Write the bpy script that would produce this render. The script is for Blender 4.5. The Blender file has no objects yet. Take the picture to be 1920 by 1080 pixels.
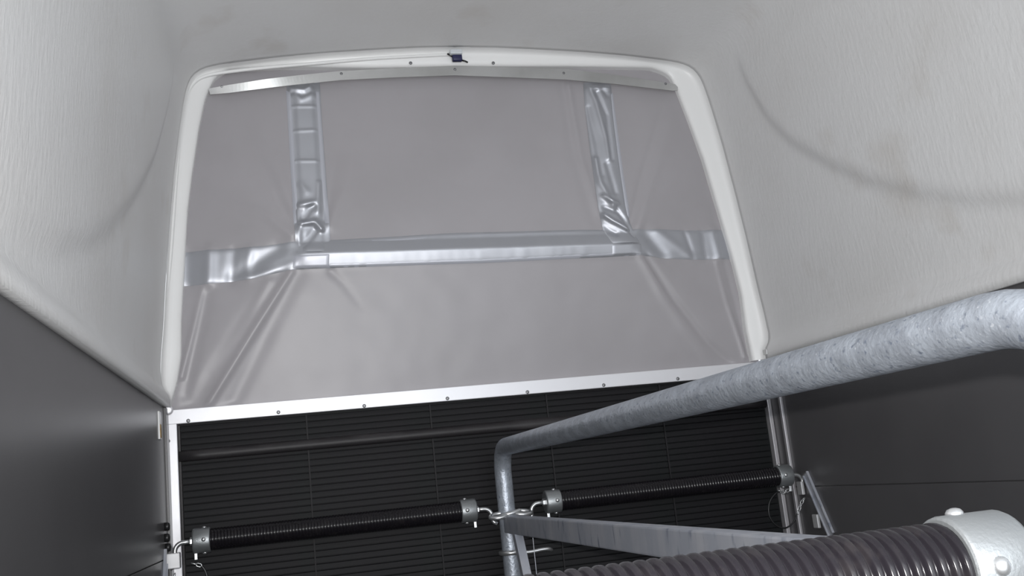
import bpy, bmesh, math, random
from mathutils import Vector, Matrix, noise
random.seed(7)
S = bpy.context.scene
C = S.collection
ZR = 1.30                      # height of the ramp rail above the trailer floor
# ---------------------------------------------------------------- camera
F_PX, YAW, PITCH, ROLL = 1850.0, 0.23, 0.189, -0.104
CAM = Vector((-0.522, -2.669, ZR - 0.221))
fw = Vector((math.sin(YAW)*math.cos(PITCH), math.cos(YAW)*math.cos(PITCH), math.sin(PITCH)))
r0 = Vector((math.cos(YAW), -math.sin(YAW), 0)); u0 = r0.cross(fw)
RT = r0*math.cos(ROLL) + u0*math.sin(ROLL)
UP = -r0*math.sin(ROLL) + u0*math.cos(ROLL)
cd = bpy.data.cameras.new('camera'); cam = bpy.data.objects.new('camera', cd); C.objects.link(cam)
cd.sensor_width = 36.0; cd.lens = 36.0*F_PX/1920.0; cd.clip_start = 0.02
cam.matrix_world = Matrix(((RT.x, UP.x, -fw.x, CAM.x), (RT.y, UP.y, -fw.y, CAM.y), (RT.z, UP.z, -fw.z, CAM.z), (0, 0, 0, 1)))
S.camera = cam
def at(px, py, axis, val):
    """the point where a sight line meets a real plane of the trailer (axis 0 = x, 1 = y, 2 = z)"""
    d = RT*((px-960)/F_PX) + UP*((540-py)/F_PX) + fw
    return CAM + d*((val-CAM[axis])/d[axis])
# ---------------------------------------------------------------- world, lights, exposure
W = bpy.data.worlds.new('world'); S.world = W; W.use_nodes = True
W.node_tree.nodes['Background'].inputs[0].default_value = (0.90, 0.95, 1.0, 1)
W.node_tree.nodes['Background'].inputs[1].default_value = 0.75
def lamp(name, kind, loc, power, size, color, rot=None, sy=None):
    l = bpy.data.lights.new(name, kind); l.energy = power; l.color = color
    if kind == 'AREA':
        l.size = size
        if sy: l.shape = 'RECTANGLE'; l.size_y = sy
    else: l.shadow_soft_size = size
    o = bpy.data.objects.new(name, l); C.objects.link(o); o.location = loc
    if rot: o.rotation_euler = rot
    return o
fl = lamp('flash_light', 'SPOT', CAM + UP*0.034 - RT*0.004 - fw*0.01, 54.0, 0.006, (1.0, 0.985, 0.97))
fl.rotation_euler = cam.matrix_world.to_euler(); fl.data.spot_size = math.radians(106); fl.data.spot_blend = 1.0
lamp('daylight_from_front_door', 'AREA', (0.1, -3.45, ZR-0.05), 11.0, 1.2, (0.92, 0.96, 1.0), (math.radians(80), 0, 0), 1.1)
vs = S.view_settings
vs.view_transform = 'Standard'; vs.look = 'None'; vs.gamma = 1.0; vs.use_curve_mapping = False
vs.exposure = 0.72
# ---------------------------------------------------------------- materials
def mat(name, col, rough=0.5, metal=0.0, spec=0.5, bump=None, vary=None, coat=0.0):
    """bump = (scale, strength, distance[, stretch]); vary = (scale, second colour, low, high)"""
    m = bpy.data.materials.new(name); m.use_nodes = True
    nt = m.node_tree; b = nt.nodes['Principled BSDF']
    b.inputs['Base Color'].default_value = (*col, 1); b.inputs['Roughness'].default_value = rough
    b.inputs['Metallic'].default_value = metal; b.inputs['Specular IOR Level'].default_value = spec
    b.inputs['Coat Weight'].default_value = coat
    tc = nt.nodes.new('ShaderNodeTexCoord')
    if vary:
        for i, v in enumerate(vary):
            n = nt.nodes.new('ShaderNodeTexNoise'); n.inputs['Scale'].default_value = v[0]; n.inputs['Detail'].default_value = 5
            src = tc.outputs['Object']
            if len(v) > 4:
                mp = nt.nodes.new('ShaderNodeMapping'); mp.inputs['Scale'].default_value = v[4]
                nt.links.new(src, mp.inputs[0]); src = mp.outputs[0]
            nt.links.new(src, n.inputs['Vector'])
            r = nt.nodes.new('ShaderNodeMapRange'); r.inputs['From Min'].default_value = v[2]; r.inputs['From Max'].default_value = v[3]
            nt.links.new(n.outputs['Fac'], r.inputs['Value'])
            x = nt.nodes.new('ShaderNodeMix'); x.data_type = 'RGBA'
            nt.links.new(r.outputs['Result'], x.inputs['Factor'])
            if i == 0: x.inputs['A'].default_value = (*col, 1)
            else: nt.links.new(prev, x.inputs['A'])
            x.inputs['B'].default_value = (*v[1], 1); prev = x.outputs['Result']
        nt.links.new(prev, b.inputs['Base Color'])
    if bump:
        n = nt.nodes.new('ShaderNodeTexNoise'); n.inputs['Scale'].default_value = bump[0]; n.inputs['Detail'].default_value = 4
        src = tc.outputs['Object']
        if len(bump) > 3:
            mp = nt.nodes.new('ShaderNodeMapping'); mp.inputs['Scale'].default_value = bump[3]
            nt.links.new(src, mp.inputs[0]); src = mp.outputs[0]
        nt.links.new(src, n.inputs['Vector'])
        bp = nt.nodes.new('ShaderNodeBump'); bp.inputs['Strength'].default_value = bump[1]; bp.inputs['Distance'].default_value = bump[2]
        nt.links.new(n.outputs['Fac'], bp.inputs['Height']); nt.links.new(bp.outputs[0], b.inputs['Normal'])
    return m
M = dict(
    gel=mat('white gelcoat', (0.785, 0.785, 0.785), 0.42, spec=0.35, bump=(90, 0.42, 0.002, (1, 1, 0.35)), vary=[(2.2, (0.73, 0.722, 0.712), 0.45, 0.75), (5.5, (0.66, 0.635, 0.605), 0.60, 0.85)]),
    flange=mat('smooth white gelcoat', (0.82, 0.82, 0.815), 0.32, spec=0.4, bump=(14, 0.08, 0.002)),
    wall=mat('anthracite panel', (0.092, 0.090, 0.094), 0.35, spec=0.55, bump=(420, 0.06, 0.0006), vary=[(3, (0.080, 0.078, 0.082), 0.4, 0.7)]),
    floor=mat('black rubber floor', (0.02, 0.02, 0.02), 0.8, bump=(180, 0.4, 0.001)),
    canvas=mat('grey tarpaulin', (0.365, 0.350, 0.368), 0.40, spec=0.5, bump=(900, 0.10, 0.0004), vary=[(4, (0.342, 0.328, 0.343), 0.4, 0.7)]),
    band=mat('silver tarpaulin', (0.45, 0.46, 0.495), 0.45, metal=0.66, spec=0.6, bump=(25, 0.06, 0.002)),
    hem=mat('silver welded hem', (0.47, 0.48, 0.53), 0.36, metal=0.2, spec=0.6, bump=(40, 0.1, 0.001)),
    alu=mat('brushed aluminium', (0.56, 0.56, 0.555), 0.34, metal=0.85, bump=(30, 0.1, 0.001, (0.2, 1, 4)), vary=[(7, (0.46, 0.46, 0.45), 0.45, 0.7)]),
    rail=mat('anodised aluminium', (0.70, 0.70, 0.73), 0.40, metal=0.35, spec=0.6, bump=(10, 0.04, 0.001)),
    rubber=mat('ribbed black mat', (0.0085, 0.0075, 0.0095), 0.58, spec=0.20, bump=(300, 0.15, 0.0004), vary=[(2.5, (0.0055, 0.0080, 0.0080), 0.42, 0.6)]),
    bead=mat('mat joint', (0.015, 0.014, 0.016), 0.6, spec=0.25),
    strip=mat('dark rubber strip', (0.022, 0.020, 0.022), 0.50, spec=0.35, bump=(30, 0.3, 0.002), vary=[(9, (0.07, 0.065, 0.068), 0.52, 0.85, (0.5, 1, 3))]),
    galv=mat('galvanised steel', (0.355, 0.385, 0.435), 0.42, metal=0.50, spec=0.6, bump=(150, 0.5, 0.0022),
             vary=[(38, (0.45, 0.49, 0.55), 0.42, 0.62), (190, (0.22, 0.25, 0.31), 0.58, 0.70, (1, .7, 1)), (260, (0.62, 0.65, 0.70), 0.62, 0.75)]),
    galvflat=mat('galvanised flat steel', (0.38, 0.40, 0.455), 0.45, metal=0.35, spec=0.6, bump=(120, 0.25, 0.001),
             vary=[(20, (0.47, 0.48, 0.52), 0.42, 0.68, (1, 1, 0.3)), (60, (0.20, 0.22, 0.28), 0.58, 0.72, (1, 1, 0.25))]),
    zinc=mat('zinc plated steel', (0.60, 0.61, 0.62), 0.30, metal=0.85, bump=(200, 0.1, 0.0005)),
    cast=mat('cast collar metal', (0.31, 0.325, 0.335), 0.44, metal=0.75, spec=0.6, bump=(350, 0.5, 0.0006)),
    sock=mat('dull zinc', (0.50, 0.50, 0.51), 0.38, metal=0.25, spec=0.6),
    trimd=mat('dull aluminium', (0.42, 0.41, 0.43), 0.40, metal=0.35, spec=0.5),
    screwm=mat('screw steel', (0.22, 0.22, 0.23), 0.35, metal=0.5),
    hose=mat('black glossy hose', (0.009, 0.008, 0.010), 0.20, spec=0.28, vary=[(60, (0.017, 0.015, 0.016), 0.55, 0.8)]),
    black=mat('black plastic', (0.012, 0.012, 0.013), 0.4),
    blue=mat('dark blue plastic', (0.020, 0.022, 0.075), 0.4),
    white=mat('white plastic', (0.80, 0.80, 0.80), 0.4),
    orange=mat('amber sticker', (0.42, 0.27, 0.08), 0.5, vary=[(120, (0.20, 0.12, 0.04), 0.55, 0.6)]),
    smear=mat('clear glue smear', (0.62, 0.65, 0.68), 0.2, spec=0.6, bump=(60, 0.5, 0.002)),
)
# ---------------------------------------------------------------- helpers
def obj(name, me, m, parent=None, smooth=False, **props):
    if isinstance(me, bmesh.types.BMesh):
        bm = me; me = bpy.data.meshes.new(name); bm.normal_update(); bm.to_mesh(me); bm.free()
    if m is not None and not me.materials: me.materials.append(m)
    if smooth:
        for p in me.polygons: p.use_smooth = True
    o = bpy.data.objects.new(name, me); C.objects.link(o)
    if parent:
        o.parent = parent
        pw = Vector(parent['_w']) if '_w' in parent else Vector((0, 0, 0))
        o.location = -pw
    for k, v in props.items(): o[k] = v
    return o
def thing(name, label, cat, loc=(0, 0, 0), group=None):
    o = bpy.data.objects.new(name, None); C.objects.link(o); o.location = loc; o.empty_display_size = 0.05
    o['_w'] = tuple(loc); o['label'] = label; o['category'] = cat
    if group: o['group'] = group
    return o
def box(bm, x0, x1, y0, y1, z0, z1, bev=0.0):
    g = bmesh.ops.create_cube(bm, size=1.0)
    vs_ = g['verts']
    for v in vs_:
        v.co = Vector(((x0+x1)/2 + v.co.x*(x1-x0), (y0+y1)/2 + v.co.y*(y1-y0), (z0+z1)/2 + v.co.z*(z1-z0)))
    if bev:
        es = {e for v in vs_ for e in v.link_edges}
        bmesh.ops.bevel(bm, geom=list(es), offset=bev, segments=2, affect='EDGES', profile=0.6)
    return vs_
def B(*a, bev=0.0):
    bm = bmesh.new(); box(bm, *a, bev=bev); return bm
def frame_at(t, prev=None):
    t = t.normalized()
    a = prev if prev is not None else (Vector((0, 0, 1)) if abs(t.z) < 0.9 else Vector((1, 0, 0)))
    n = (a - t*a.dot(t)).normalized(); return n, t.cross(n)
def tube(bm, pts, r, seg=12, cap=True, closed=False):
    pts = [Vector(p) for p in pts]; n = len(pts); rings = []; nv = None
    for i, p in enumerate(pts):
        if closed: t = pts[(i+1) % n] - pts[i-1]
        else: t = pts[min(i+1, n-1)] - pts[max(i-1, 0)]
        nv, b = frame_at(t, nv)
        rr = r[i] if isinstance(r, (list, tuple)) else r
        rings.append([bm.verts.new(p + (nv*math.cos(2*math.pi*k/seg) + b*math.sin(2*math.pi*k/seg))*rr) for k in range(seg)])
    rng = range(n) if closed else range(n-1)
    for i in rng:
        a, c = rings[i], rings[(i+1) % n]
        for k in range(seg):
            bm.faces.new((a[k], a[(k+1) % seg], c[(k+1) % seg], c[k]))
    if cap and not closed:
        bm.faces.new(rings[0][::-1]); bm.faces.new(rings[-1])
    bmesh.ops.recalc_face_normals(bm, faces=bm.faces)
    return bm
def T(pts, r, seg=12, **k): return tube(bmesh.new(), pts, r, seg, **k)
def arc(c, a, b, r, t0, t1, n=8):
    """points c + r(cos t a + sin t b)"""
    return [Vector(c) + (Vector(a)*math.cos(t0+(t1-t0)*i/n) + Vector(b)*math.sin(t0+(t1-t0)*i/n))*r for i in range(n+1)]
def lathe(bm, origin, axis, prof, seg=24):
    """prof = [(distance along axis, radius)]"""
    origin = Vector(origin); axis = Vector(axis).normalized(); n, b = frame_at(axis); rings = []
    for d, r in prof:
        rings.append([bm.verts.new(origin + axis*d + (n*math.cos(2*math.pi*k/seg) + b*math.sin(2*math.pi*k/seg))*max(r, 1e-5)) for k in range(seg)])
    for a, c in zip(rings, rings[1:]):
        for k in range(seg): bm.faces.new((a[k], a[(k+1) % seg], c[(k+1) % seg], c[k]))
    bm.faces.new(rings[0][::-1]); bm.faces.new(rings[-1])
    bmesh.ops.recalc_face_normals(bm, faces=bm.faces); return bm
def torus(bm, c, n, R, r, seg=20, ss=8, sx=1.0):
    n = Vector(n); a, b = frame_at(n)
    pts = [Vector(c) + a*math.cos(2*math.pi*i/seg)*R*sx + b*math.sin(2*math.pi*i/seg)*R for i in range(seg)]
    return tube(bm, pts, r, ss, closed=True)
def screw(parent, p, axis=(0, -1, 0), r=0.0045, m='screwm', label=None):
    bm = bmesh.new()
    lathe(bm, Vector(p) - Vector(axis)*0.001, axis, [(0, r), (0.0016, r), (0.0030, r*0.75), (0.0034, r*0.45), (0.0034, r*0.38), (0.0018, r*0.34), (0.0018, 0.0001)], 12)
    return obj('screw', bm, M[m], parent, smooth=False)
def interp(tab, x):
    if x <= tab[0][0]: return tab[0][1]
    for (a, b), (c, d) in zip(tab, tab[1:]):
        if x <= c: return b + (d-b)*(x-a)/(c-a) if c > a else d
    return tab[-1][1]
def sst(a, b, x):
    t = min(1, max(0, (x-a)/(b-a))); return t*t*(3-2*t)
FRONT = -3.5
# ---------------------------------------------------------------- setting: floor and walls
obj('floor', B(-0.86, 0.86, FRONT, 0.02, -0.03, 0.0), M['floor'], kind='structure')
ZS = ZR - 0.3265
for s, side in ((-1, 'left'), (1, 'right')):
    xi = s*0.836
    w = obj('wall_'+side, B(min(xi+s*.006, xi+s*.022), max(xi+s*.006, xi+s*.022), FRONT, 0.03, 0.0, ZR+0.08), M['wall'], kind='structure')
    for z0, z1 in ((0.002, ZS-0.0012), (ZS+0.0012, ZR+0.060)):
        obj('panel', B(min(xi, xi+s*.006), max(xi, xi+s*.006), FRONT, 0.0, z0, z1, bev=0.0008), M['wall'], w)
# ---------------------------------------------------------------- setting: moulded roof
half = [(0.821, .041), (0.821, .060), (0.822, .074), (0.836, .084), (0.839, .095), (0.841, .12), (0.838, .17), (0.830, .24), (0.816, .41), (0.802, .55), (0.787, .68),
        (0.772, .78), (0.760, .85), (0.750, .895), (0.738, .925), (0.715, .948), (0.68, .960), (0.62, .970), (0.51, .984), (0.38, .996), (0.237, 1.005), (0.12, 1.011), (0.0, 1.013)]
sec = [(-x, z) for x, z in half] + [(x, z) for x, z in half[-2::-1]]
def resample(pl, step):
    out = [pl[0]]
    for a, b in zip(pl, pl[1:]):
        L = math.dist(a, b); n = max(1, int(round(L/step)))
        for i in range(1, n+1): out.append((a[0]+(b[0]-a[0])*i/n, a[1]+(b[1]-a[1])*i/n))
    return out
sec = resample(sec, 0.018)
for _ in range(1):
    sec = [sec[0]] + [((a[0]+2*b[0]+c[0])/4, (a[1]+2*b[1]+c[1])/4) for a, b, c in zip(sec, sec[1:], sec[2:])] + [sec[-1]]
groove = [(-3.5, .10), (-1.9, .098), (-1.6, .112), (-1.45, .125), (-1.2, .168), (-1.0, .228), (-.85, .290), (-.70, .365), (-.56, .455), (-.42, .565), (-.34, .66), (-.29, .78), (-.265, .95)]
def roof_disp(x, y, z):
    """outward swelling of the side above the moulded line, with the line itself"""
    if y > -0.27: return 0.0
    g = interp(groove, y); slope = (interp(groove, y+.02)-interp(groove, y-.02))/.04
    d = (z-g)/math.sqrt(1+slope*slope)
    w = 0.016 + 0.03*sst(-1.1, -1.9, y) if x > 0 else 0.020 + 0.03*sst(-.9, -1.7, y)
    fade = sst(0.90, 0.78, z)*sst(0.08, 0.13, z)
    return (-0.010*sst(-w, w, d) + 0.0022*math.exp(-((d+.2*w)/(w*.7))**2))*fade
ys = [-0.048]
while ys[-1] > FRONT: ys.append(ys[-1] - (0.016 if ys[-1] > -2.4 else 0.08))
innerL = [(321, 757), (332, 718), (340, 667), (340, 604), (347, 474), (352, 393), (360, 327), (373, 240), (384, 187), (400, 150), (414, 137), (430, 130), (530, 125), (700, 127), (860, 124), (1060, 124),
          (1220, 127), (1247, 136), (1258, 146), (1270, 170), (1290, 220), (1320, 300), (1353, 413), (1373, 483), (1390, 550), (1399, 617), (1411, 676)]
YI = -0.016
inner = [(p.x, p.z-ZR) for p in (at(a, b, 1, YI) for a, b in innerL)]
inner = [(inner[0][0]-.004, .036)] + inner + [(inner[-1][0]+.002, .036)]
cx0, cz0 = 0.0, 0.40
ang = lambda p: math.atan2(p[0]-cx0, p[1]-cz0)
itab = resample(inner, 0.02); itx = [(ang(p), p[0]) for p in itab]; itz = [(ang(p), p[1]) for p in itab]
bm = bmesh.new(); rows = []
for y in ys:
    row = []
    for (x, z) in sec:
        s = 1 if x > 0 else -1
        d = roof_disp(x, y, z) if z < 0.93 and abs(x) > .6 else 0
        nz = 0.0035*noise.noise(Vector((x*2, y*1.6, z*2))) if 0.12 < z else 0
        row.append(bm.verts.new((x + s*(d+nz), y, ZR + z)))
    rows.append(row)
for a, b in zip(rows, rows[1:]):
    for i in range(len(sec)-1): bm.faces.new((a[i], a[i+1], b[i+1], b[i]))
# lower lip of the roof shell: a real thickness under the edge
for e in (0, -1):
    lip = [bm.verts.new((r[e].co.x + (-.02 if e == 0 else .02), r[e].co.y, r[e].co.z - .0)) for r in rows]
    for a, b, c, d in zip(rows, rows[1:], lip, lip[1:]): bm.faces.new((a[e], b[e], d, c))
bmesh.ops.recalc_face_normals(bm, faces=bm.faces)
roof = obj('ceiling', bm, M['gel'], smooth=True, kind='structure')
sol = roof.modifiers.new('thick', 'SOLIDIFY'); sol.thickness = 0.006; sol.offset = 1
# rear flange (rim of the opening), a moulded rim with a rounded shoulder
bm = bmesh.new(); rr = []
for (f, y, push) in ((0.0, -0.050, 0.0), (0.0, -0.046, 0), (0.05, -0.036, 0), (0.14, -0.030, 0), (0.26, -0.0275, 0), (0.45, -0.0255, 0), (0.7, -0.023, 0), (0.88, -0.020, 0), (0.97, -0.017, 0), (1.0, -0.012, 0), (1.0, 0.012, 0)):
    row = []
    for p in sec:
        a = ang(p); q = (interp(itx, a), interp(itz, a))
        lo = p[1] < .06
        row.append(bm.verts.new((p[0]+(q[0]-p[0])*f, y, ZR + (p[1]+(q[1]-p[1])*f if not lo else p[1]))))
    rr.append(row)
for a, b in zip(rr, rr[1:]):
    for i in range(len(sec)-1): bm.faces.new((a[i], a[i+1], b[i+1], b[i]))
bmesh.ops.recalc_face_normals(bm, faces=bm.faces)
rim = obj('rim', bm, M['flange'], roof, smooth=True, label='smooth white moulded rim of the rear opening')
# sealing bead on the left and top of the rim
bead = [(301, 752), (299, 720), (305, 640), (312, 560), (321, 470), (327, 380), (333, 300), (341, 225), (350, 178), (362, 156), (382, 143), (420, 136), (500, 127), (600, 119), (700, 110), (780, 106), (842, 103)]
bp = [at(a, b, 1, -0.0262) for a, b in bead]; bp = [Vector(p) for p in bp]
def smooth_path(pts, n=2):
    for _ in range(n):
        q = [pts[0]]
        for a, b in zip(pts, pts[1:]): q += [a*.75+b*.25, a*.25+b*.75]
        pts = q + [pts[-1]]
    return pts
obj('sealing_bead', T(smooth_path([p+Vector((0,-.002,0)) for p in bp]), 0.0050, 10), M['flange'], roof, smooth=True)
for a, b in ((770, 118), (925, 118)): screw(roof, at(a, b, 1, -0.0255), r=0.0048)
p = at(1437, 659, 0, 0.826)
obj('plug', B(p.x-.006, p.x+.004, p.y-.012, p.y+.012, p.z-.010, p.z+.006, bev=.001), M['alu'], roof, label='small square grey plug in the roof lip at the right')
# ---------------------------------------------------------------- aluminium trims round the ramp
t1 = obj('trim_1', B(-0.832, 0.840, -0.014, 0.02, ZR, ZR+0.037, bev=0.0015), M['rail'], kind='structure', label='wide white aluminium rail across the bottom of the canvas')
for a, b in ((353, 789), (522, 773), (683, 761), (839, 747), (989, 735), (1132, 722), (1271, 710)):
    screw(t1, at(a, b, 1, -0.0145), r=0.0050)
t2 = obj('trim_2', B(-0.832, -0.811, -0.013, 0.02, 0.02, ZR+0.036, bev=0.002), M['rail'], kind='structure', label='white aluminium jamb at the left of the ramp')
screw(t2, at(315, 827, 1, -0.0135), r=0.0055)
t3 = obj('trim_3', B(0.824, 0.8355, -0.010, 0.02, 0.02, ZR-0.001, bev=0.0015), M['trimd'], kind='structure', label='aluminium jamb at the right of the ramp')
t4 = obj('trim_4', B(0.828, 0.8365, -0.080, -0.068, 0.02, ZR+0.04, bev=0.002), M['trimd'], kind='structure', label='narrow aluminium edge strip on the right wall')
t5 = obj('trim_5', B(-0.8365, -0.830, -0.060, -0.014, 0.02, ZR+0.04, bev=0.001), M['wall'], kind='structure', label='dark edge strip on the left wall')
# ---------------------------------------------------------------- canvas at the rear
canvas = thing('tarpaulin', 'grey tarpaulin with silver bands closing the opening above the ramp', 'tarpaulin', (0, 0.01, ZR+0.02))
JL = at(566, 478, 1, -.04); JR = at(1186, 459, 1, -.04)
zc = lambda x: JL.z + (JR.z-JL.z)*(x-JL.x)/(JR.x-JL.x)
YC = -0.02
def P2(a, b): p = at(a, b, 1, YC); return (p.x, p.z)
def R_(pts, amp, w, taper=(1, 1), prof='g'): return ([P2(*q) for q in pts], amp, w, taper)
ridges = [  # folds in the cloth: (path, height, width, (start, end) strength)
    R_([(546, 512), (470, 630), (385, 764)], .0075, .010, (.7, 1)),
    R_([(530, 512), (455, 610), (352, 768)], -.006, .024, (.6, 1)),
    R_([(560, 515), (500, 625), (430, 765)], -.005, .022, (.6, .8)),
    R_([(505, 530), (470, 590), (400, 690)], .004, .014, (1, .2)),
    R_([(378, 540), (362, 610), (338, 705)], .006, .008, (.5, 1)),
    R_([(392, 540), (375, 620), (345, 740)], -.004, .014, (.5, 1)),
    R_([(1206, 484), (1262, 560), (1330, 640), (1378, 682)], -.008, .011, (.8, .7)),
    R_([(1198, 484), (1245, 562), (1305, 640), (1350, 690)], .0055, .014, (1, .4)),
    R_([(1345, 488), (1368, 570), (1403, 668)], .006, .007, (.6, 1)),
    R_([(1362, 488), (1385, 570), (1409, 660)], -.005, .010, (.6, 1)),
    R_([(620, 512), (645, 535), (680, 580)], -.003, .010, (1, .1)),
    R_([(560, 432), (520, 380), (440, 200)], .0055, .020, (1, .3)),
    R_([(548, 445), (500, 405), (430, 380)], .007, .016, (1, .1)),
    R_([(555, 420), (530, 340), (500, 260)], -.005, .016, (1, .2)),
    R_([(618, 425), (650, 350), (680, 200)], .005, .018, (1, .2)),
    R_([(608, 415), (622, 340), (640, 230)], -.0048, .014, (1, .2)),
    R_([(1118, 400), (1090, 300), (1068, 156)], .006, .010, (.3, 1)),
    R_([(1110, 420), (1078, 300), (1058, 156)], -.0035, .014, (.4, .8)),
    R_([(1180, 420), (1205, 320), (1245, 200)], -.0045, .011, (1, .4)),
    R_([(1195, 425), (1225, 330), (1262, 220)], .004, .014, (1, .3)),
    R_([(1300, 200), (1330, 330), (1355, 440)], -.004, .02, (.4, .6)),
]
hr = [R_([(352, 470), (352, 530)], -.006, .018), R_([(392, 468), (390, 530)], .007, .016), R_([(440, 468), (432, 525)], -.004, .014), R_([(470, 466), (462, 520)], .0035, .012), R_([(520, 470), (440, 520)], -.006, .022), R_([(550, 497), (470, 522)], .002, .010),
      R_([(1205, 440), (1240, 478)], -.007, .020), R_([(1230, 436), (1300, 485)], .0035, .014), R_([(1283, 436), (1300, 484)], -.004, .008), R_([(1340, 432), (1352, 482)], .0075, .016), R_([(1365, 432), (1378, 482)], -.004, .012), R_([(1318, 436), (1325, 484)], -.003, .010)]
def ridge_sum(x, z, lst):
    s = 0.0
    for pts, amp, w, (t0, t1) in lst:
        best = 1e9; bt = 0; n = len(pts)-1
        for i in range(n):
            ax, az = pts[i]; bx, bz = pts[i+1]; dx, dz = bx-ax, bz-az
            t = ((x-ax)*dx+(z-az)*dz)/(dx*dx+dz*dz); t = 0 if t < 0 else 1 if t > 1 else t
            d = (x-ax-dx*t)**2+(z-az-dz*t)**2
            if d < best: best = d; bt = (i+t)/n
        if best < 9*w*w: s += amp*(t0+(t1-t0)*bt)*math.exp(-best/(w*w))
    return s
def smin(a, b, k):
    h = max(k-abs(a-b), 0)/k; return min(a, b) - h*h*k*.25
TENT = 0.050
def canvas_y(x, z):
    """depth of the cloth: pushed inward along the bar behind it, tight to the frame at its edges"""
    z0, z1 = ZR+.035, ZR+.955
    c = zc(x)
    v = (z-z0)/(c-z0) if z < c else (z1-z)/(z1-c)
    xe = .80 - .09*sst(.3, .95, z-ZR)
    jx = abs(JL.x) if x < 0 else abs(JR.x)
    h = (xe-abs(x))/(xe-jx)
    t = smin(smin(v, h, .10), 1.0, .05); t = max(t, -.1)
    d = TENT*t
    g = max(0, 1-abs(z-c)/.045); wdw = sst(jx+.03, jx-.01, abs(x))
    u = z-c
    if u <= 0: d += .0065*g*wdw
    elif u < .034: d += (.0065-.0105*u/.034)*wdw
    else: d += -.0040*sst(.16, .034, u)*wdw
    d += ridge_sum(x, z, ridges)*sst(-0.01, .04, v)
    if abs(z-c) < .16: d += ridge_sum(x, z, hr)
    d += .0016*noise.noise(Vector((x*5, 0, z*5))) + .0007*noise.noise(Vector((x*17, 3, z*17)))
    return 0.004 - d
def grid(us, vs_, fn):
    bm = bmesh.new(); R = [[bm.verts.new(fn(u, v)) for u in us] for v in vs_]
    for a, b in zip(R, R[1:]):
        for i in range(len(us)-1): bm.faces.new((a[i], a[i+1], b[i+1], b[i]))
    return bm
def lin(a, b, n): return [a+(b-a)*i/n for i in range(n+1)]
obj('cloth', grid(lin(-.825, .825, 330), lin(ZR+.012, ZR+.99, 196), lambda x, z: Vector((x, max(canvas_y(x, z), -.09) if abs(x) < .78 else canvas_y(x, z), z))), M['canvas'], canvas, smooth=True)
def patch(name, m, topL, botL, nu, nv, off, extra=None, label=None, edge=0.0015):
    """a strip of cloth welded on: topL/botL edges traced on the cloth, relief from `extra`"""
    def along(pl, t):
        L = [0]
        for a, b in zip(pl, pl[1:]): L.append(L[-1]+math.dist(a, b))
        s = t*L[-1]
        for i in range(len(pl)-1):
            if s <= L[i+1] or i == len(pl)-2:
                k = (s-L[i])/(L[i+1]-L[i]); return (pl[i][0]+(pl[i+1][0]-pl[i][0])*k, pl[i][1]+(pl[i+1][1]-pl[i][1])*k)
    A = [P2(*q) for q in topL]; Bt = [P2(*q) for q in botL]
    def fn(u, v):
        a = along(A, u); b = along(Bt, u)
        x = a[0]+(b[0]-a[0])*v; z = a[1]+(b[1]-a[1])*v
        e = extra(u, v, x, z) if extra else 0
        rim_ = min(v, 1-v, u*4, (1-u)*4)
        y = canvas_y(x, z) - off*sst(0, .05, rim_) - .0006 - e
        return Vector((x, y, z))
    o = obj(name, grid(lin(0, 1, nu), lin(0, 1, nv), fn), m, canvas, smooth=True)
    if label: o['label'] = label
    return o
def hband_extra(u, v, x, z):
    e = .0012*min(1, 8*min(v, 1-v))
    if JL.x < x < JR.x: e += .0006*noise.noise(Vector((x*40, 0, 3)))*sst(.5, .7, v)
    return e
# left end, middle and right end of the long horizontal band
patch('horizontal_band', M['band'],
      [(343, 469), (400, 467), (493, 463), (549, 457), (700, 449), (850, 440), (1083, 434), (1130, 434), (1190, 433), (1240, 432), (1293, 432), (1357, 428), (1366, 428)],
      [(341, 533), (385, 532), (470, 524), (545, 509), (700, 503), (850, 498), (1083, 488), (1130, 486), (1200, 482), (1245, 486), (1300, 487), (1370, 483), (1380, 483)],
      260, 22, .0012, hband_extra, label='long silver horizontal band across the tarpaulin')
patch('hem_tape', M['hem'], [(548, 498), (900, 487), (1200, 473)], [(548, 508), (900, 497), (1200, 482)], 90, 3, .0022)
patch('hem_tape', M['hem'], [(690, 451), (900, 440), (1080, 436)], [(690, 461), (900, 451), (1080, 446)], 60, 3, .0022)
patch('reinforcement_patch', M['hem'], [(546, 482), (621, 479)], [(545, 508), (620, 506)], 14, 8, .0032)
patch('reinforcement_patch', M['band'], [(1138, 462), (1200, 459)], [(1140, 485), (1202, 481)], 14, 8, .0032)
lr = [R_([(548, 197), (590, 197)], .0016, .004), R_([(550, 245), (592, 243)], .0016, .004), R_([(553, 303), (594, 303)], .0016, .004), R_([(545, 163), (570, 166), (580, 160)], .007, .009), R_([(552, 176), (565, 184), (585, 176)], .004, .009),
      R_([(562, 388), (592, 383)], .007, .008), R_([(594, 384), (580, 396), (570, 412)], -.005, .008), R_([(566, 424), (590, 420), (602, 434)], .010, .0075), R_([(590, 436), (572, 460)], -.005, .009), R_([(557, 400), (562, 430), (560, 460)], .004, .008), R_([(598, 345), (596, 400)], .003, .007), R_([(563, 350), (575, 362)], .002, .010)]
def lb_extra(u, v, x, z):
    e = ridge_sum(x, z, lr)*sst(0, .12, v)*sst(1, .88, v) + .0040*sst(.10, .34, v)*sst(.90, .68, v)
    return max(e, .0005)
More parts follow.
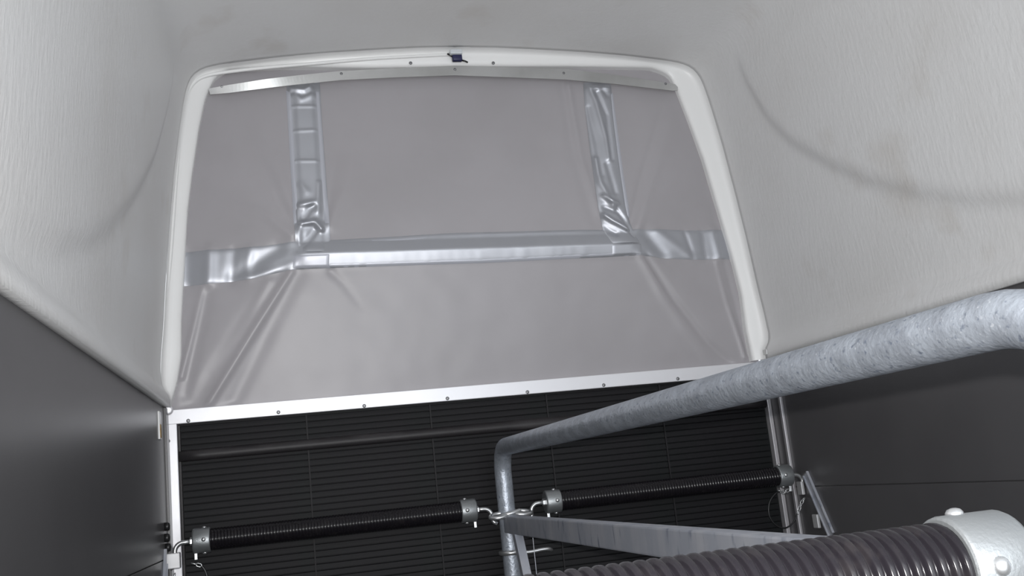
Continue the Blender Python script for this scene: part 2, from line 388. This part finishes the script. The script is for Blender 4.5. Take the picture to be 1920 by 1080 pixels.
# vertical bands: "top" edge = left side, running downward
patch('vertical_band', M['band'], [(537, 150), (541, 230), (547, 340), (553, 440), (556, 478)], [(600, 148), (604, 230), (612, 340), (618, 430), (620, 476)], 150, 24, .0014, lb_extra, label='silver vertical band at the left of the tarpaulin')
patch('hem_tape', M['hem'], [(536, 165), (540, 230), (546, 340), (551, 425)], [(547, 165), (551, 230), (557, 340), (563, 425)], 60, 3, .0030)
patch('hem_tape', M['hem'], [(590, 165), (594, 230), (600, 340), (607, 425)], [(600, 165), (604, 230), (612, 340), (618, 425)], 60, 3, .0030)
rb = [R_([(1106, 160), (1118, 190), (1135, 260), (1140, 300)], .006, .007), R_([(1120, 170), (1138, 215), (1145, 300)], -.005, .007), R_([(1104, 200), (1118, 270), (1125, 330)], -.003, .008), R_([(1115, 300), (1122, 345), (1148, 395)], .006, .008),
      R_([(1136, 310), (1150, 365)], -.004, .008), R_([(1128, 372), (1138, 380), (1152, 385)], .008, .007), R_([(1130, 392), (1150, 400)], -.005, .007), R_([(1128, 408), (1143, 419), (1170, 434)], .011, .0075), R_([(1150, 395), (1165, 415), (1182, 445)], -.007, .006), R_([(1125, 430), (1150, 442)], -.006, .008),
      R_([(1112, 163), (1148, 162)], .004, .006), R_([(1128, 160), (1140, 176)], -.003, .008)]
patch('vertical_band', M['band'], [(1097, 150), (1099, 200), (1107, 290), (1118, 390), (1128, 440), (1140, 462)], [(1149, 150), (1151, 200), (1159, 290), (1170, 390), (1182, 434), (1196, 460)], 150, 22, .0014, lambda u, v, x, z: max(.0005, ridge_sum(x, z, rb)*sst(0, .1, v)*sst(1, .9, v)+.0075*math.sin(math.pi*v)**.7), label='twisted silver vertical band at the right of the tarpaulin')
patch('hem_tape', M['hem'], [(1146, 170), (1150, 230), (1160, 330), (1168, 390), (1172, 412)], [(1152, 170), (1158, 230), (1168, 330), (1176, 390), (1178, 410)], 50, 3, .0028)
# ---------------------------------------------------------------- fixing strip along the top
fs = thing('fixing_strip', 'thin aluminium strip screwed along the top of the grey tarpaulin', 'strip', (0, -0.03, ZR+.9))
topE0 = [(391, 166), (430, 159), (500, 148), (560, 141), (640, 133), (740, 128), (853, 123), (960, 126), (1060, 129), (1160, 141), (1266, 158), (1271, 163)]
botE0 = [(394, 177), (430, 174), (500, 165), (560, 158), (640, 150), (740, 145), (853, 141), (960, 145), (1060, 149), (1160, 158), (1262, 170), (1271, 169)]
YF = -.030
ks = sorted({i/10 for i in range(0, 110)})
def along_(pl, k): i = min(int(k), len(pl)-2); f = k-i; return (pl[i][0]+(pl[i+1][0]-pl[i][0])*f, pl[i][1]+(pl[i+1][1]-pl[i][1])*f)
topE = [along_(topE0, k) for k in ks]+[topE0[-1]]; botE = [along_(botE0, k) for k in ks]+[botE0[-1]]
bm = bmesh.new(); f_, b_ = [], []
for (a, b), (c, d) in zip(topE, botE):
    p = at(a, b, 1, YF-.0065*math.exp(-((a-490)/70)**2)); q = at(c, d, 1, YF)
    f_.append((bm.verts.new(p), bm.verts.new(q))); b_.append((bm.verts.new(p+Vector((0, .003, 0))), bm.verts.new(q+Vector((0, .003, 0)))))
for i in range(len(f_)-1):
    bm.faces.new((f_[i][0], f_[i+1][0], f_[i+1][1], f_[i][1])); bm.faces.new((b_[i][0], b_[i][1], b_[i+1][1], b_[i+1][0]))
    bm.faces.new((f_[i][0], b_[i][0], b_[i+1][0], f_[i+1][0])); bm.faces.new((f_[i][1], f_[i+1][1], b_[i+1][1], b_[i][1]))
for i in (0, -1): bm.faces.new((f_[i][0], f_[i][1], b_[i][1], b_[i][0]))
bmesh.ops.recalc_face_normals(bm, faces=bm.faces)
obj('flat_bar', bm, M['alu'], fs)
for a, b in ((416, 163), (640, 138), (853, 130), (1057, 137), (1248, 157)): screw(fs, at(a, b, 1, YF), r=.0042)
# toggle clip
p = at(857, 109, 1, -.036)
tc_ = thing('toggle_clip', 'small dark blue clip with black wire ends on the white rim at top centre', 'clip', tuple(p))
obj('body', B(p.x-.0145, p.x+.0145, p.y-.008, p.y+.009, p.z-.0100, p.z+.0095, bev=.004), M['blue'], tc_, smooth=True)
for a, b, e in (((849, 107), (839, 101), None), ((866, 113), (877, 117), None)):
    q = at(*a, 1, -.036); r_ = at(*b, 1, -.036)
    obj('wire_end', T([q, q.lerp(r_, .5)+Vector((0, -.002, 0)), r_], .0027, 8), M['black'], tc_, smooth=True)
q = at(857, 98, 1, -.052)
obj('glue_pad', B(q.x-.020, q.x+.016, -.053, -.028, q.z-.004, q.z+.010, bev=.003), M['smear'], tc_)
# ---------------------------------------------------------------- loading ramp (closed) behind the bars
ramp = thing('loading_ramp', 'closed loading ramp lined with ribbed black rubber below the white rail', 'ramp', (0, .02, 0.02))
XL, XR = -.8105, .8235
obj('board', B(XL-.01, XR+.008, .012, .035, .02, ZR+.005), M['rubber'], ramp)
joints = [XL+.006, at(578, 840, 1, 0).x, at(812, 830, 1, 0).x, at(1032, 815, 1, 0).x, at(1246, 800, 1, 0).x, XR-.004]
PITCHR = .0166
def rib_mesh(w):
    bm = bmesh.new(); h = PITCHR-.0011
    prof = [(0.006, 0), (-.001, 0.0006), (-.0012, .002), (-.0008, h*.5), (.0, h-.0016), (.0010, h-.0004), (.006, h)]
    rows_ = [[bm.verts.new((x, y, z)) for (y, z) in prof] for x in (0, w)]
    for i in range(len(prof)-1): bm.faces.new((rows_[0][i], rows_[1][i], rows_[1][i+1], rows_[0][i+1]))
    bm.faces.new(rows_[0]); bm.faces.new(rows_[1][::-1])
    bmesh.ops.recalc_face_normals(bm, faces=bm.faces)
    me = bpy.data.meshes.new('rib'); bm.to_mesh(me); bm.free(); me.materials.append(M['rubber']); return me
NR = 30
rest = bmesh.new()
for j in range(5):
    x0, x1 = joints[j]+.0012, joints[j+1]-.0012
    me = rib_mesh(x1-x0)
    for k in range(NR):
        z = ZR-.004-(k+1)*PITCHR
        o = obj('rib', me, None, ramp); o.location = Vector((x0, .006, z)) - Vector(ramp['_w'])
    for k in range(NR, 75):
        z = ZR-.004-(k+1)*PITCHR
        box(rest, x0, x1, .005, .012, z, z+PITCHR-.0022)
obj('rib_field', rest, M['rubber'], ramp, kind='stuff')
# vertical beads between the mats
for j in range(1, 5):
    obj('joint_bead', B(joints[j]-.0018, joints[j]+.0018, .001, .008, .03, ZR-.004), M['bead'], ramp)
zt, zb_ = at(330, 847, 1, -.006).z, at(330, 867, 1, -.006).z
bm = bmesh.new(); prof = [(.006, zt+.003), (-.002, zt), (-.0085, zt-.006), (-.0095, (zt+zb_)/2), (-.008, zb_+.004), (-.001, zb_), (.006, zb_)]
rw = [[bm.verts.new((x, y, z)) for y, z in prof] for x in lin(XL+.001, XR-.001, 30)]
for a, b in zip(rw, rw[1:]):
    for i in range(len(prof)-1): bm.faces.new((a[i], a[i+1], b[i+1], b[i]))
bm.faces.new(rw[0]); bm.faces.new(rw[-1][::-1]); bmesh.ops.recalc_face_normals(bm, faces=bm.faces)
obj('cross_strip', bm, M['strip'], ramp, smooth=True, label='smooth dark strip across the ribs')
obj('edge_strip', B(XL+.0005, XL+.006, -.002, .010, .05, ZR-.003, bev=.001), M['strip'], ramp)
# ---------------------------------------------------------------- partition frame down the middle
YP, YQ, ZT, ZL = -.120, -2.17, ZR-.142, ZR-.335
pf = thing('partition_frame', 'galvanised tube frame of the stall divider running down the middle', 'partition', (0, (YP+YQ)/2, 0))
pts = [(0, YP, .0)] + [(0, YP, z) for z in (.3, .8, ZT-.075)]
pts += [tuple(v) for v in arc((0, YP-.070, ZT-.070), (0, 1, 0), (0, 0, 1), .070, 0, math.pi/2, 10)][1:]
pts += [(0, y, ZT) for y in lin(YP-.12, -2.02, 40)]
pts += [tuple(v) for v in arc((0, -2.02, ZT-.15), (0, 0, 1), (0, -1, 0), .15, 0, math.pi/2, 12)][1:]
pts += [(0, YQ, .8), (0, YQ, 0.0)]
obj('tube', T(pts, .0222, 32), M['galv'], pf, smooth=True, label='round galvanised top tube and end posts')
obj('middle_rail', B(-.015, .015, YQ+.018, YP-.016, ZL-.0215, ZL+.0215, bev=.003), M['galvflat'], pf, label='rectangular galvanised rail below the top tube')
# diagonal flat brace
a = at(971, 1001, 0, -.006); b = at(986, 1071, 0, -.006); dirn = (b-a).normalized(); b2 = a + dirn*.9
bm = bmesh.new(); wv = Vector((0, 1, 0))
w2 = .014
crn = []
for p in (a, b2):
    for dx in (-.011, .009):
        crn.append([p + Vector((dx, 0, 0)) + Vector((0, s*w2, 0)) for s in (-1, 1)])
V = [[bm.verts.new(q) for q in c] for c in crn]
for q in ((V[0][0], V[0][1], V[2][1], V[2][0]), (V[1][0], V[3][0], V[3][1], V[1][1]), (V[0][0], V[2][0], V[3][0], V[1][0]), (V[0][1], V[1][1], V[3][1], V[2][1]), (V[0][0], V[1][0], V[1][1], V[0][1]), (V[2][0], V[2][1], V[3][1], V[3][0])): bm.faces.new(q)
bmesh.ops.recalc_face_normals(bm, faces=bm.faces)
obj('brace', bm, M['galvflat'], pf, label='sloping flat galvanised brace')
zr_ = at(945, 1037, 1, YP).z
bm = bmesh.new(); torus(bm, (0, YP, zr_), (0, 0, 1), .0255, .0066, 24, 10); obj('ring', bm, M['zinc'], pf, smooth=True)
hk = [at(985, 1036, 1, YP), at(1000, 1034, 1, YP), at(1016, 1030, 1, YP), at(1030, 1029, 1, YP), at(1034, 1031, 1, YP+.01)]
obj('latch_hook', T(smooth_path([Vector((.02, YP, zr_))]+hk), .0052, 10), M['zinc'], pf, smooth=True)
c0 = at(999, 1008, 0, .012)
obj('cord', T([c0, Vector((c0.x, c0.y, ZR-.6)), Vector((c0.x, c0.y, ZR-.95))], .0009, 6), M['galvflat'], pf)
# eyes welded to the rear post
ZB = ZR - .298
for s, px, py in ((-1, 936, 967), (1, 979, 961)):
    e = at(px, py, 1, YP-.020)
    bm = bmesh.new(); torus(bm, e, (0.10*s, -.30, 1), .0160, .0058, 22, 10, 1.45)
    obj('eye', bm, M['zinc'], pf, smooth=True)
e = at(958, 963, 1, YP-.024)
obj('eye_lug', T(smooth_path([e+Vector((-.024, 0, -.004)), e+Vector((-.008, -.006, 0)), e+Vector((.008, -.006, .002)), e+Vector((.024, 0, .005))]), .0066, 10), M['zinc'], pf, smooth=True)
for s in (-1,):
    bm = bmesh.new(); torus(bm, (s*.040, YQ, ZB-.028), (0, 0, 1), .015, .0050, 22, 10, 1.1); obj('eye', bm, M['zinc'], pf, smooth=True)
obj('foot', B(-.03, .03, YP-.05, YP+.05, 0, .012, bev=.002), M['galvflat'], pf); obj('foot', B(-.03, .03, YQ-.05, YQ+.05, 0, .012, bev=.002), M['galvflat'], pf)
# ---------------------------------------------------------------- padded bars
HP = .0076
def hose_bm(x0, x1, y, z, r, seg, per, amp):
    bm = bmesh.new(); n = int((x1-x0)/HP*per); R = []
    for i in range(n+1):
        x = x0+(x1-x0)*i/n; row = []
        for k in range(seg):
            th = 2*math.pi*k/seg
            c = math.cos(2*math.pi*(x/HP) - th); rr_ = r + amp*(.47 - ((1-c)/2)**2.6)
            row.append(bm.verts.new((x, y+math.cos(th)*rr_, z+math.sin(th)*rr_)))
        R.append(row)
    for a, b in zip(R, R[1:]):
        for k in range(seg): bm.faces.new((a[k], b[k], b[(k+1) % seg], a[(k+1) % seg]))
    bm.faces.new(R[0]); bm.faces.new(R[-1][::-1])
    bmesh.ops.recalc_face_normals(bm, faces=bm.faces)
    return bm
def bar(name, label, cat, xa, xb, y, z, sides, group=None, seg=20, per=7, dz=(0, 0)):
    """xa..xb = outer faces of the two collars; sides = hook reach at each end"""
    t = thing(name, label, cat, ((xa+xb)/2, y, z), group)
    CL, CR, HR = .041, .0298, .0250
    obj('hose', hose_bm(xa+CL-.006, xb-CL+.006, y, z, HR, seg, per, .0038 if seg > 30 else .0014), M['hose'], t, smooth=True, label='ribbed black hose sleeve')
    for s, xe in ((1, xa), (-1, xb)):
        bm = bmesh.new()
        lathe(bm, (xe, y, z), (s, 0, 0), [(0, .010), (0, CR-.004), (.0012, CR-.0012), (.004, CR), (CL-.003, CR), (CL-.0008, CR-.0006), (CL, CR-.002), (CL, HR+.0005), (CL-.008, HR-.001)], 36)
        col = obj('collar', bm, M['cast'], t, smooth=False)
        for p_ in col.data.polygons: p_.use_smooth = abs(p_.normal.x) < .6
        for k in range(4):
            a_ = math.radians(85 + 90*k); dr = Vector((0, math.cos(a_), math.sin(a_)))
            bm = bmesh.new(); lathe(bm, Vector((xe+s*(CL-.014), y, z)) + dr*(CR-.002), dr, [(0, .0055), (.0028, .0052), (.0046, .0038), (.0054, .0015), (.0055, .0002)], 14)
            obj('rivet', bm, M['zinc'], col, smooth=True)
        bm = bmesh.new(); lathe(bm, (xe, y, z), (-s, 0, 0), [(-.002, .0095), (.006, .0095), (.0065, .0088)], 6); obj('nut', bm, M['zinc'], t)
        reach, drop = sides[0] if s == 1 else sides[1]
        xr = xe - s*reach
        rd = .0052
        p0 = Vector((xe, y, z)); path = [p0, p0 - Vector((s*(reach-.022), 0, 0))]
        path += arc((xr+s*.020, y, z-.020), (0, 0, 1), (-s, 0, 0), .020, 0, math.pi/2, 8)[1:]
        path += [Vector((xr, y, z-.020-drop))]
        if reach > .03 and drop < .03:
            path += [Vector((xr+s*-.004, y, z-.026-drop)), Vector((xr-s*.012, y-.002, z-.030-drop))]
        obj('hook', T(path, rd, 12), M['zinc'], t, smooth=True)
        bm = bmesh.new(); box(bm, xe+s*.006-.0035, xe+s*.006+.0035, y-.006, y+.004, z-CR-.014, z-CR+.004, bev=.001); obj('lug', bm, M['zinc'], t)
    return t
g = 'breech bars in front of the ramp'
xa = at(362, 1024, 1, YP).x; xb = at(893, 960, 1, YP).x
bl = bar('breech_bar', 'far black ribbed bar left of the centre post, in front of the ramp', 'bar', xa, xb, YP, ZR-.292, ((.042, .028), (.040, .010)), g, seg=20, per=7)
xc = at(1022, 948, 1, YP).x; xd = at(1482, 897, 1, YP).x
br = bar('breech_bar', 'far black ribbed bar right of the centre post, in front of the ramp', 'bar', xc, xd, YP, ZR-.292, ((.038, .010), (.034, .030)), g, seg=20, per=7)
bb = bar('breast_bar', 'near black ribbed bar with a shiny steel collar at the bottom right', 'bar', -.775, -.175+.047, -2.155, ZR-.297, ((.040, .03), (.080, .02)), seg=48, per=14)
# ---------------------------------------------------------------- wall brackets carrying the far bars
def bracket(label, s, blocks, chan, hx):
    t = thing('bar_bracket', label, 'bracket', (s*.836, chan[0][1], ZR-.4), 'slotted bar brackets on the side walls')
    (ya, za), (yb, zb2), wch = (chan[0][1], chan[0][2]), (chan[1][1], chan[1][2]), chan[2]
    bm = bmesh.new(); xw = s*.8358; xf = s*.829
    d = Vector((0, yb-ya, zb2-za)); nrm = Vector((0, -d.z, d.y)).normalized()*wch
    def quadprism(off, w, x0, x1):
        vs1 = []
        for x in (x0, x1):
            for e in (Vector((0, ya, za)), Vector((0, yb, zb2))):
                for sg in (-1, 1): vs1.append(bm.verts.new(Vector((x, 0, 0)) + e + nrm*(off) + nrm*(sg*w)))
        a = vs1
        for q in ((0, 1, 3, 2), (4, 6, 7, 5), (0, 2, 6, 4), (1, 5, 7, 3), (0, 4, 5, 1), (2, 3, 7, 6)): bm.faces.new([a[i] for i in q])
    quadprism(0, 1.0, xw, s*.8335); quadprism(-.9, .12, xw, xf); quadprism(.9, .12, xw, xf)
    bmesh.ops.recalc_face_normals(bm, faces=bm.faces)
    obj('channel', bm, M['galvflat'], t)
    for c in blocks:
        x0 = s*.8335; x1 = hx-s*.012
        obj('socket', B(min(x0, x1), max(x0, x1), c[0]-.013, c[0]+.013, c[1]-.018, c[1]+.018, bev=.002), M['sock'], t, label='square steel socket')
    return t
# the hooks of the bars drop into the upper sockets
hxL = xa - .042; hxR = xd + .034
bR = bracket('sloping steel bracket with two square sockets on the right wall', 1, [(YP, ZR-.292-.038), (YP-.058, ZR-.292-.126)],
        ((0, at(1512, 888, 0, .836).y, at(1512, 888, 0, .836).z), (0, at(1561, 1003, 0, .836).y, at(1561, 1003, 0, .836).z), .014), hxR)
bL = bracket('steel bracket with a square socket on the left wall', -1, [(YP, ZR-.292-.040)],
        ((0, YP-.012, ZR-.310), (0, YP-.10, ZR-.46), .016), hxL)
# black knobs on the left jamb
for a, b in ((317, 987), (317, 1008), (319, 1026)):
    p = at(a, b, 0, -.826)
    kb = obj('rubber_buffer', lathe(bmesh.new(), (-.836, p.y, p.z), (1, 0, 0), [(0, .010), (.008, .010), (.011, .008), (.012, .003), (.012, .0005)], 18), M['black'], smooth=True)
    kb['category'] = 'buffer'; kb['group'] = 'black buffers on the left jamb'
    kb['label'] = {987: 'topmost of the three round black buffers on the left jamb', 1008: 'middle one of the three black buffers on the left jamb', 1026: 'lowest of the three black buffers, just above the left bracket'}[b]
# white plate with an amber sticker
p = at(299, 772, 0, -.834); q = at(300, 824, 0, -.834)
pl = thing('wall_plate', 'small white plate with an amber sticker on the left wall by the jamb', 'plate', (-.835, p.y, q.z))
obj('plate', B(-.8362, -.832, p.y-.020, p.y+.012, q.z, p.z, bev=.001), M['white'], pl)
obj('sticker', B(-.8325, -.8312, p.y-.018, p.y+.004, q.z+.004, q.z+.036), M['orange'], pl, label='amber sticker')
# added disc turned to the camera, standing in for the corner glare
p = at(315, 769, 1, -.022)
cp = obj('glare_disc', lathe(bmesh.new(), p, (CAM-p), [(-.006, .0125), (.004, .0125), (.0058, .0112), (.0066, .007), (.0068, .0003)], 28), M['rail'], smooth=True)
cp.scale = (1, 1, 1)
cp['label'] = 'added white disc standing in for the bright glare where the left jamb meets the rail'; cp['category'] = 'cap'
# ---------------------------------------------------------------- chains and cords
def chain(parent, pts, L=.013, w=.0036, r=.0013, name='chain_link'):
    pts = [Vector(p) for p in pts]; seg = []
    for a, b in zip(pts, pts[1:]):
        n = max(1, round((b-a).length/(L*.82)))
        seg += [(a.lerp(b, i/n), a.lerp(b, (i+1)/n)) for i in range(n)]
    for i, (a, b) in enumerate(seg):
        d = (b-a).normalized(); n, bt = frame_at(d); sd = n if i % 2 else bt; c = (a+b)/2; hl = L/2-w
        path = [c + d*hl + (d*math.sin(t)+sd*math.cos(t))*w for t in lin(0, math.pi, 6)] + [c - d*hl - (d*math.sin(t)+sd*math.cos(t))*w for t in lin(0, math.pi, 6)]
        bm = bmesh.new(); tube(bm, path, r, 6, closed=True); obj(name, bm, M['zinc'], parent, smooth=True)
yk = YP-.006
q0 = at(1508, 934, 1, yk)
cr = thing('safety_chain', 'short steel chain on a black cord hanging from the right end of the right bar', 'chain', tuple(q0))
chain(cr, [at(1508, 934, 1, yk), at(1502, 944, 1, yk), at(1495, 964, 1, yk)])
obj('cord', T(smooth_path([at(x, y, 1, yk) for x, y in ((1495, 963), (1491, 975), (1483, 985), (1472, 991), (1458, 988), (1445, 975), (1440, 958), (1443, 938), (1455, 924), (1462, 921))]), .0022, 8), M['black'], cr, smooth=True, label='black cord loop')
chain(cr, [at(1460, 920, 1, yk-.01), at(1470, 924, 1, yk-.01), at(1479, 919, 1, yk-.01)])
q1 = at(362, 1056, 1, yk)
cl = thing('safety_chain', 'short chain and black cord hanging under the left end of the left bar', 'chain', tuple(q1))
chain(cl, [at(360, 1056, 1, yk), at(368, 1058, 1, yk), at(378, 1061, 1, yk)])
obj('cord', T(smooth_path([at(x, y, 1, yk) for x, y in ((378, 1061), (384, 1068), (389, 1082), (391, 1100), (380, 1130), (350, 1140), (330, 1120), (325, 1100))]), .0030, 8), M['black'], cl, smooth=True, label='black cord')
chain(cl, [at(328, 1076, 1, yk), at(325, 1100, 1, yk)])
for o in bpy.data.objects:
    if '_w' in o: del o['_w']
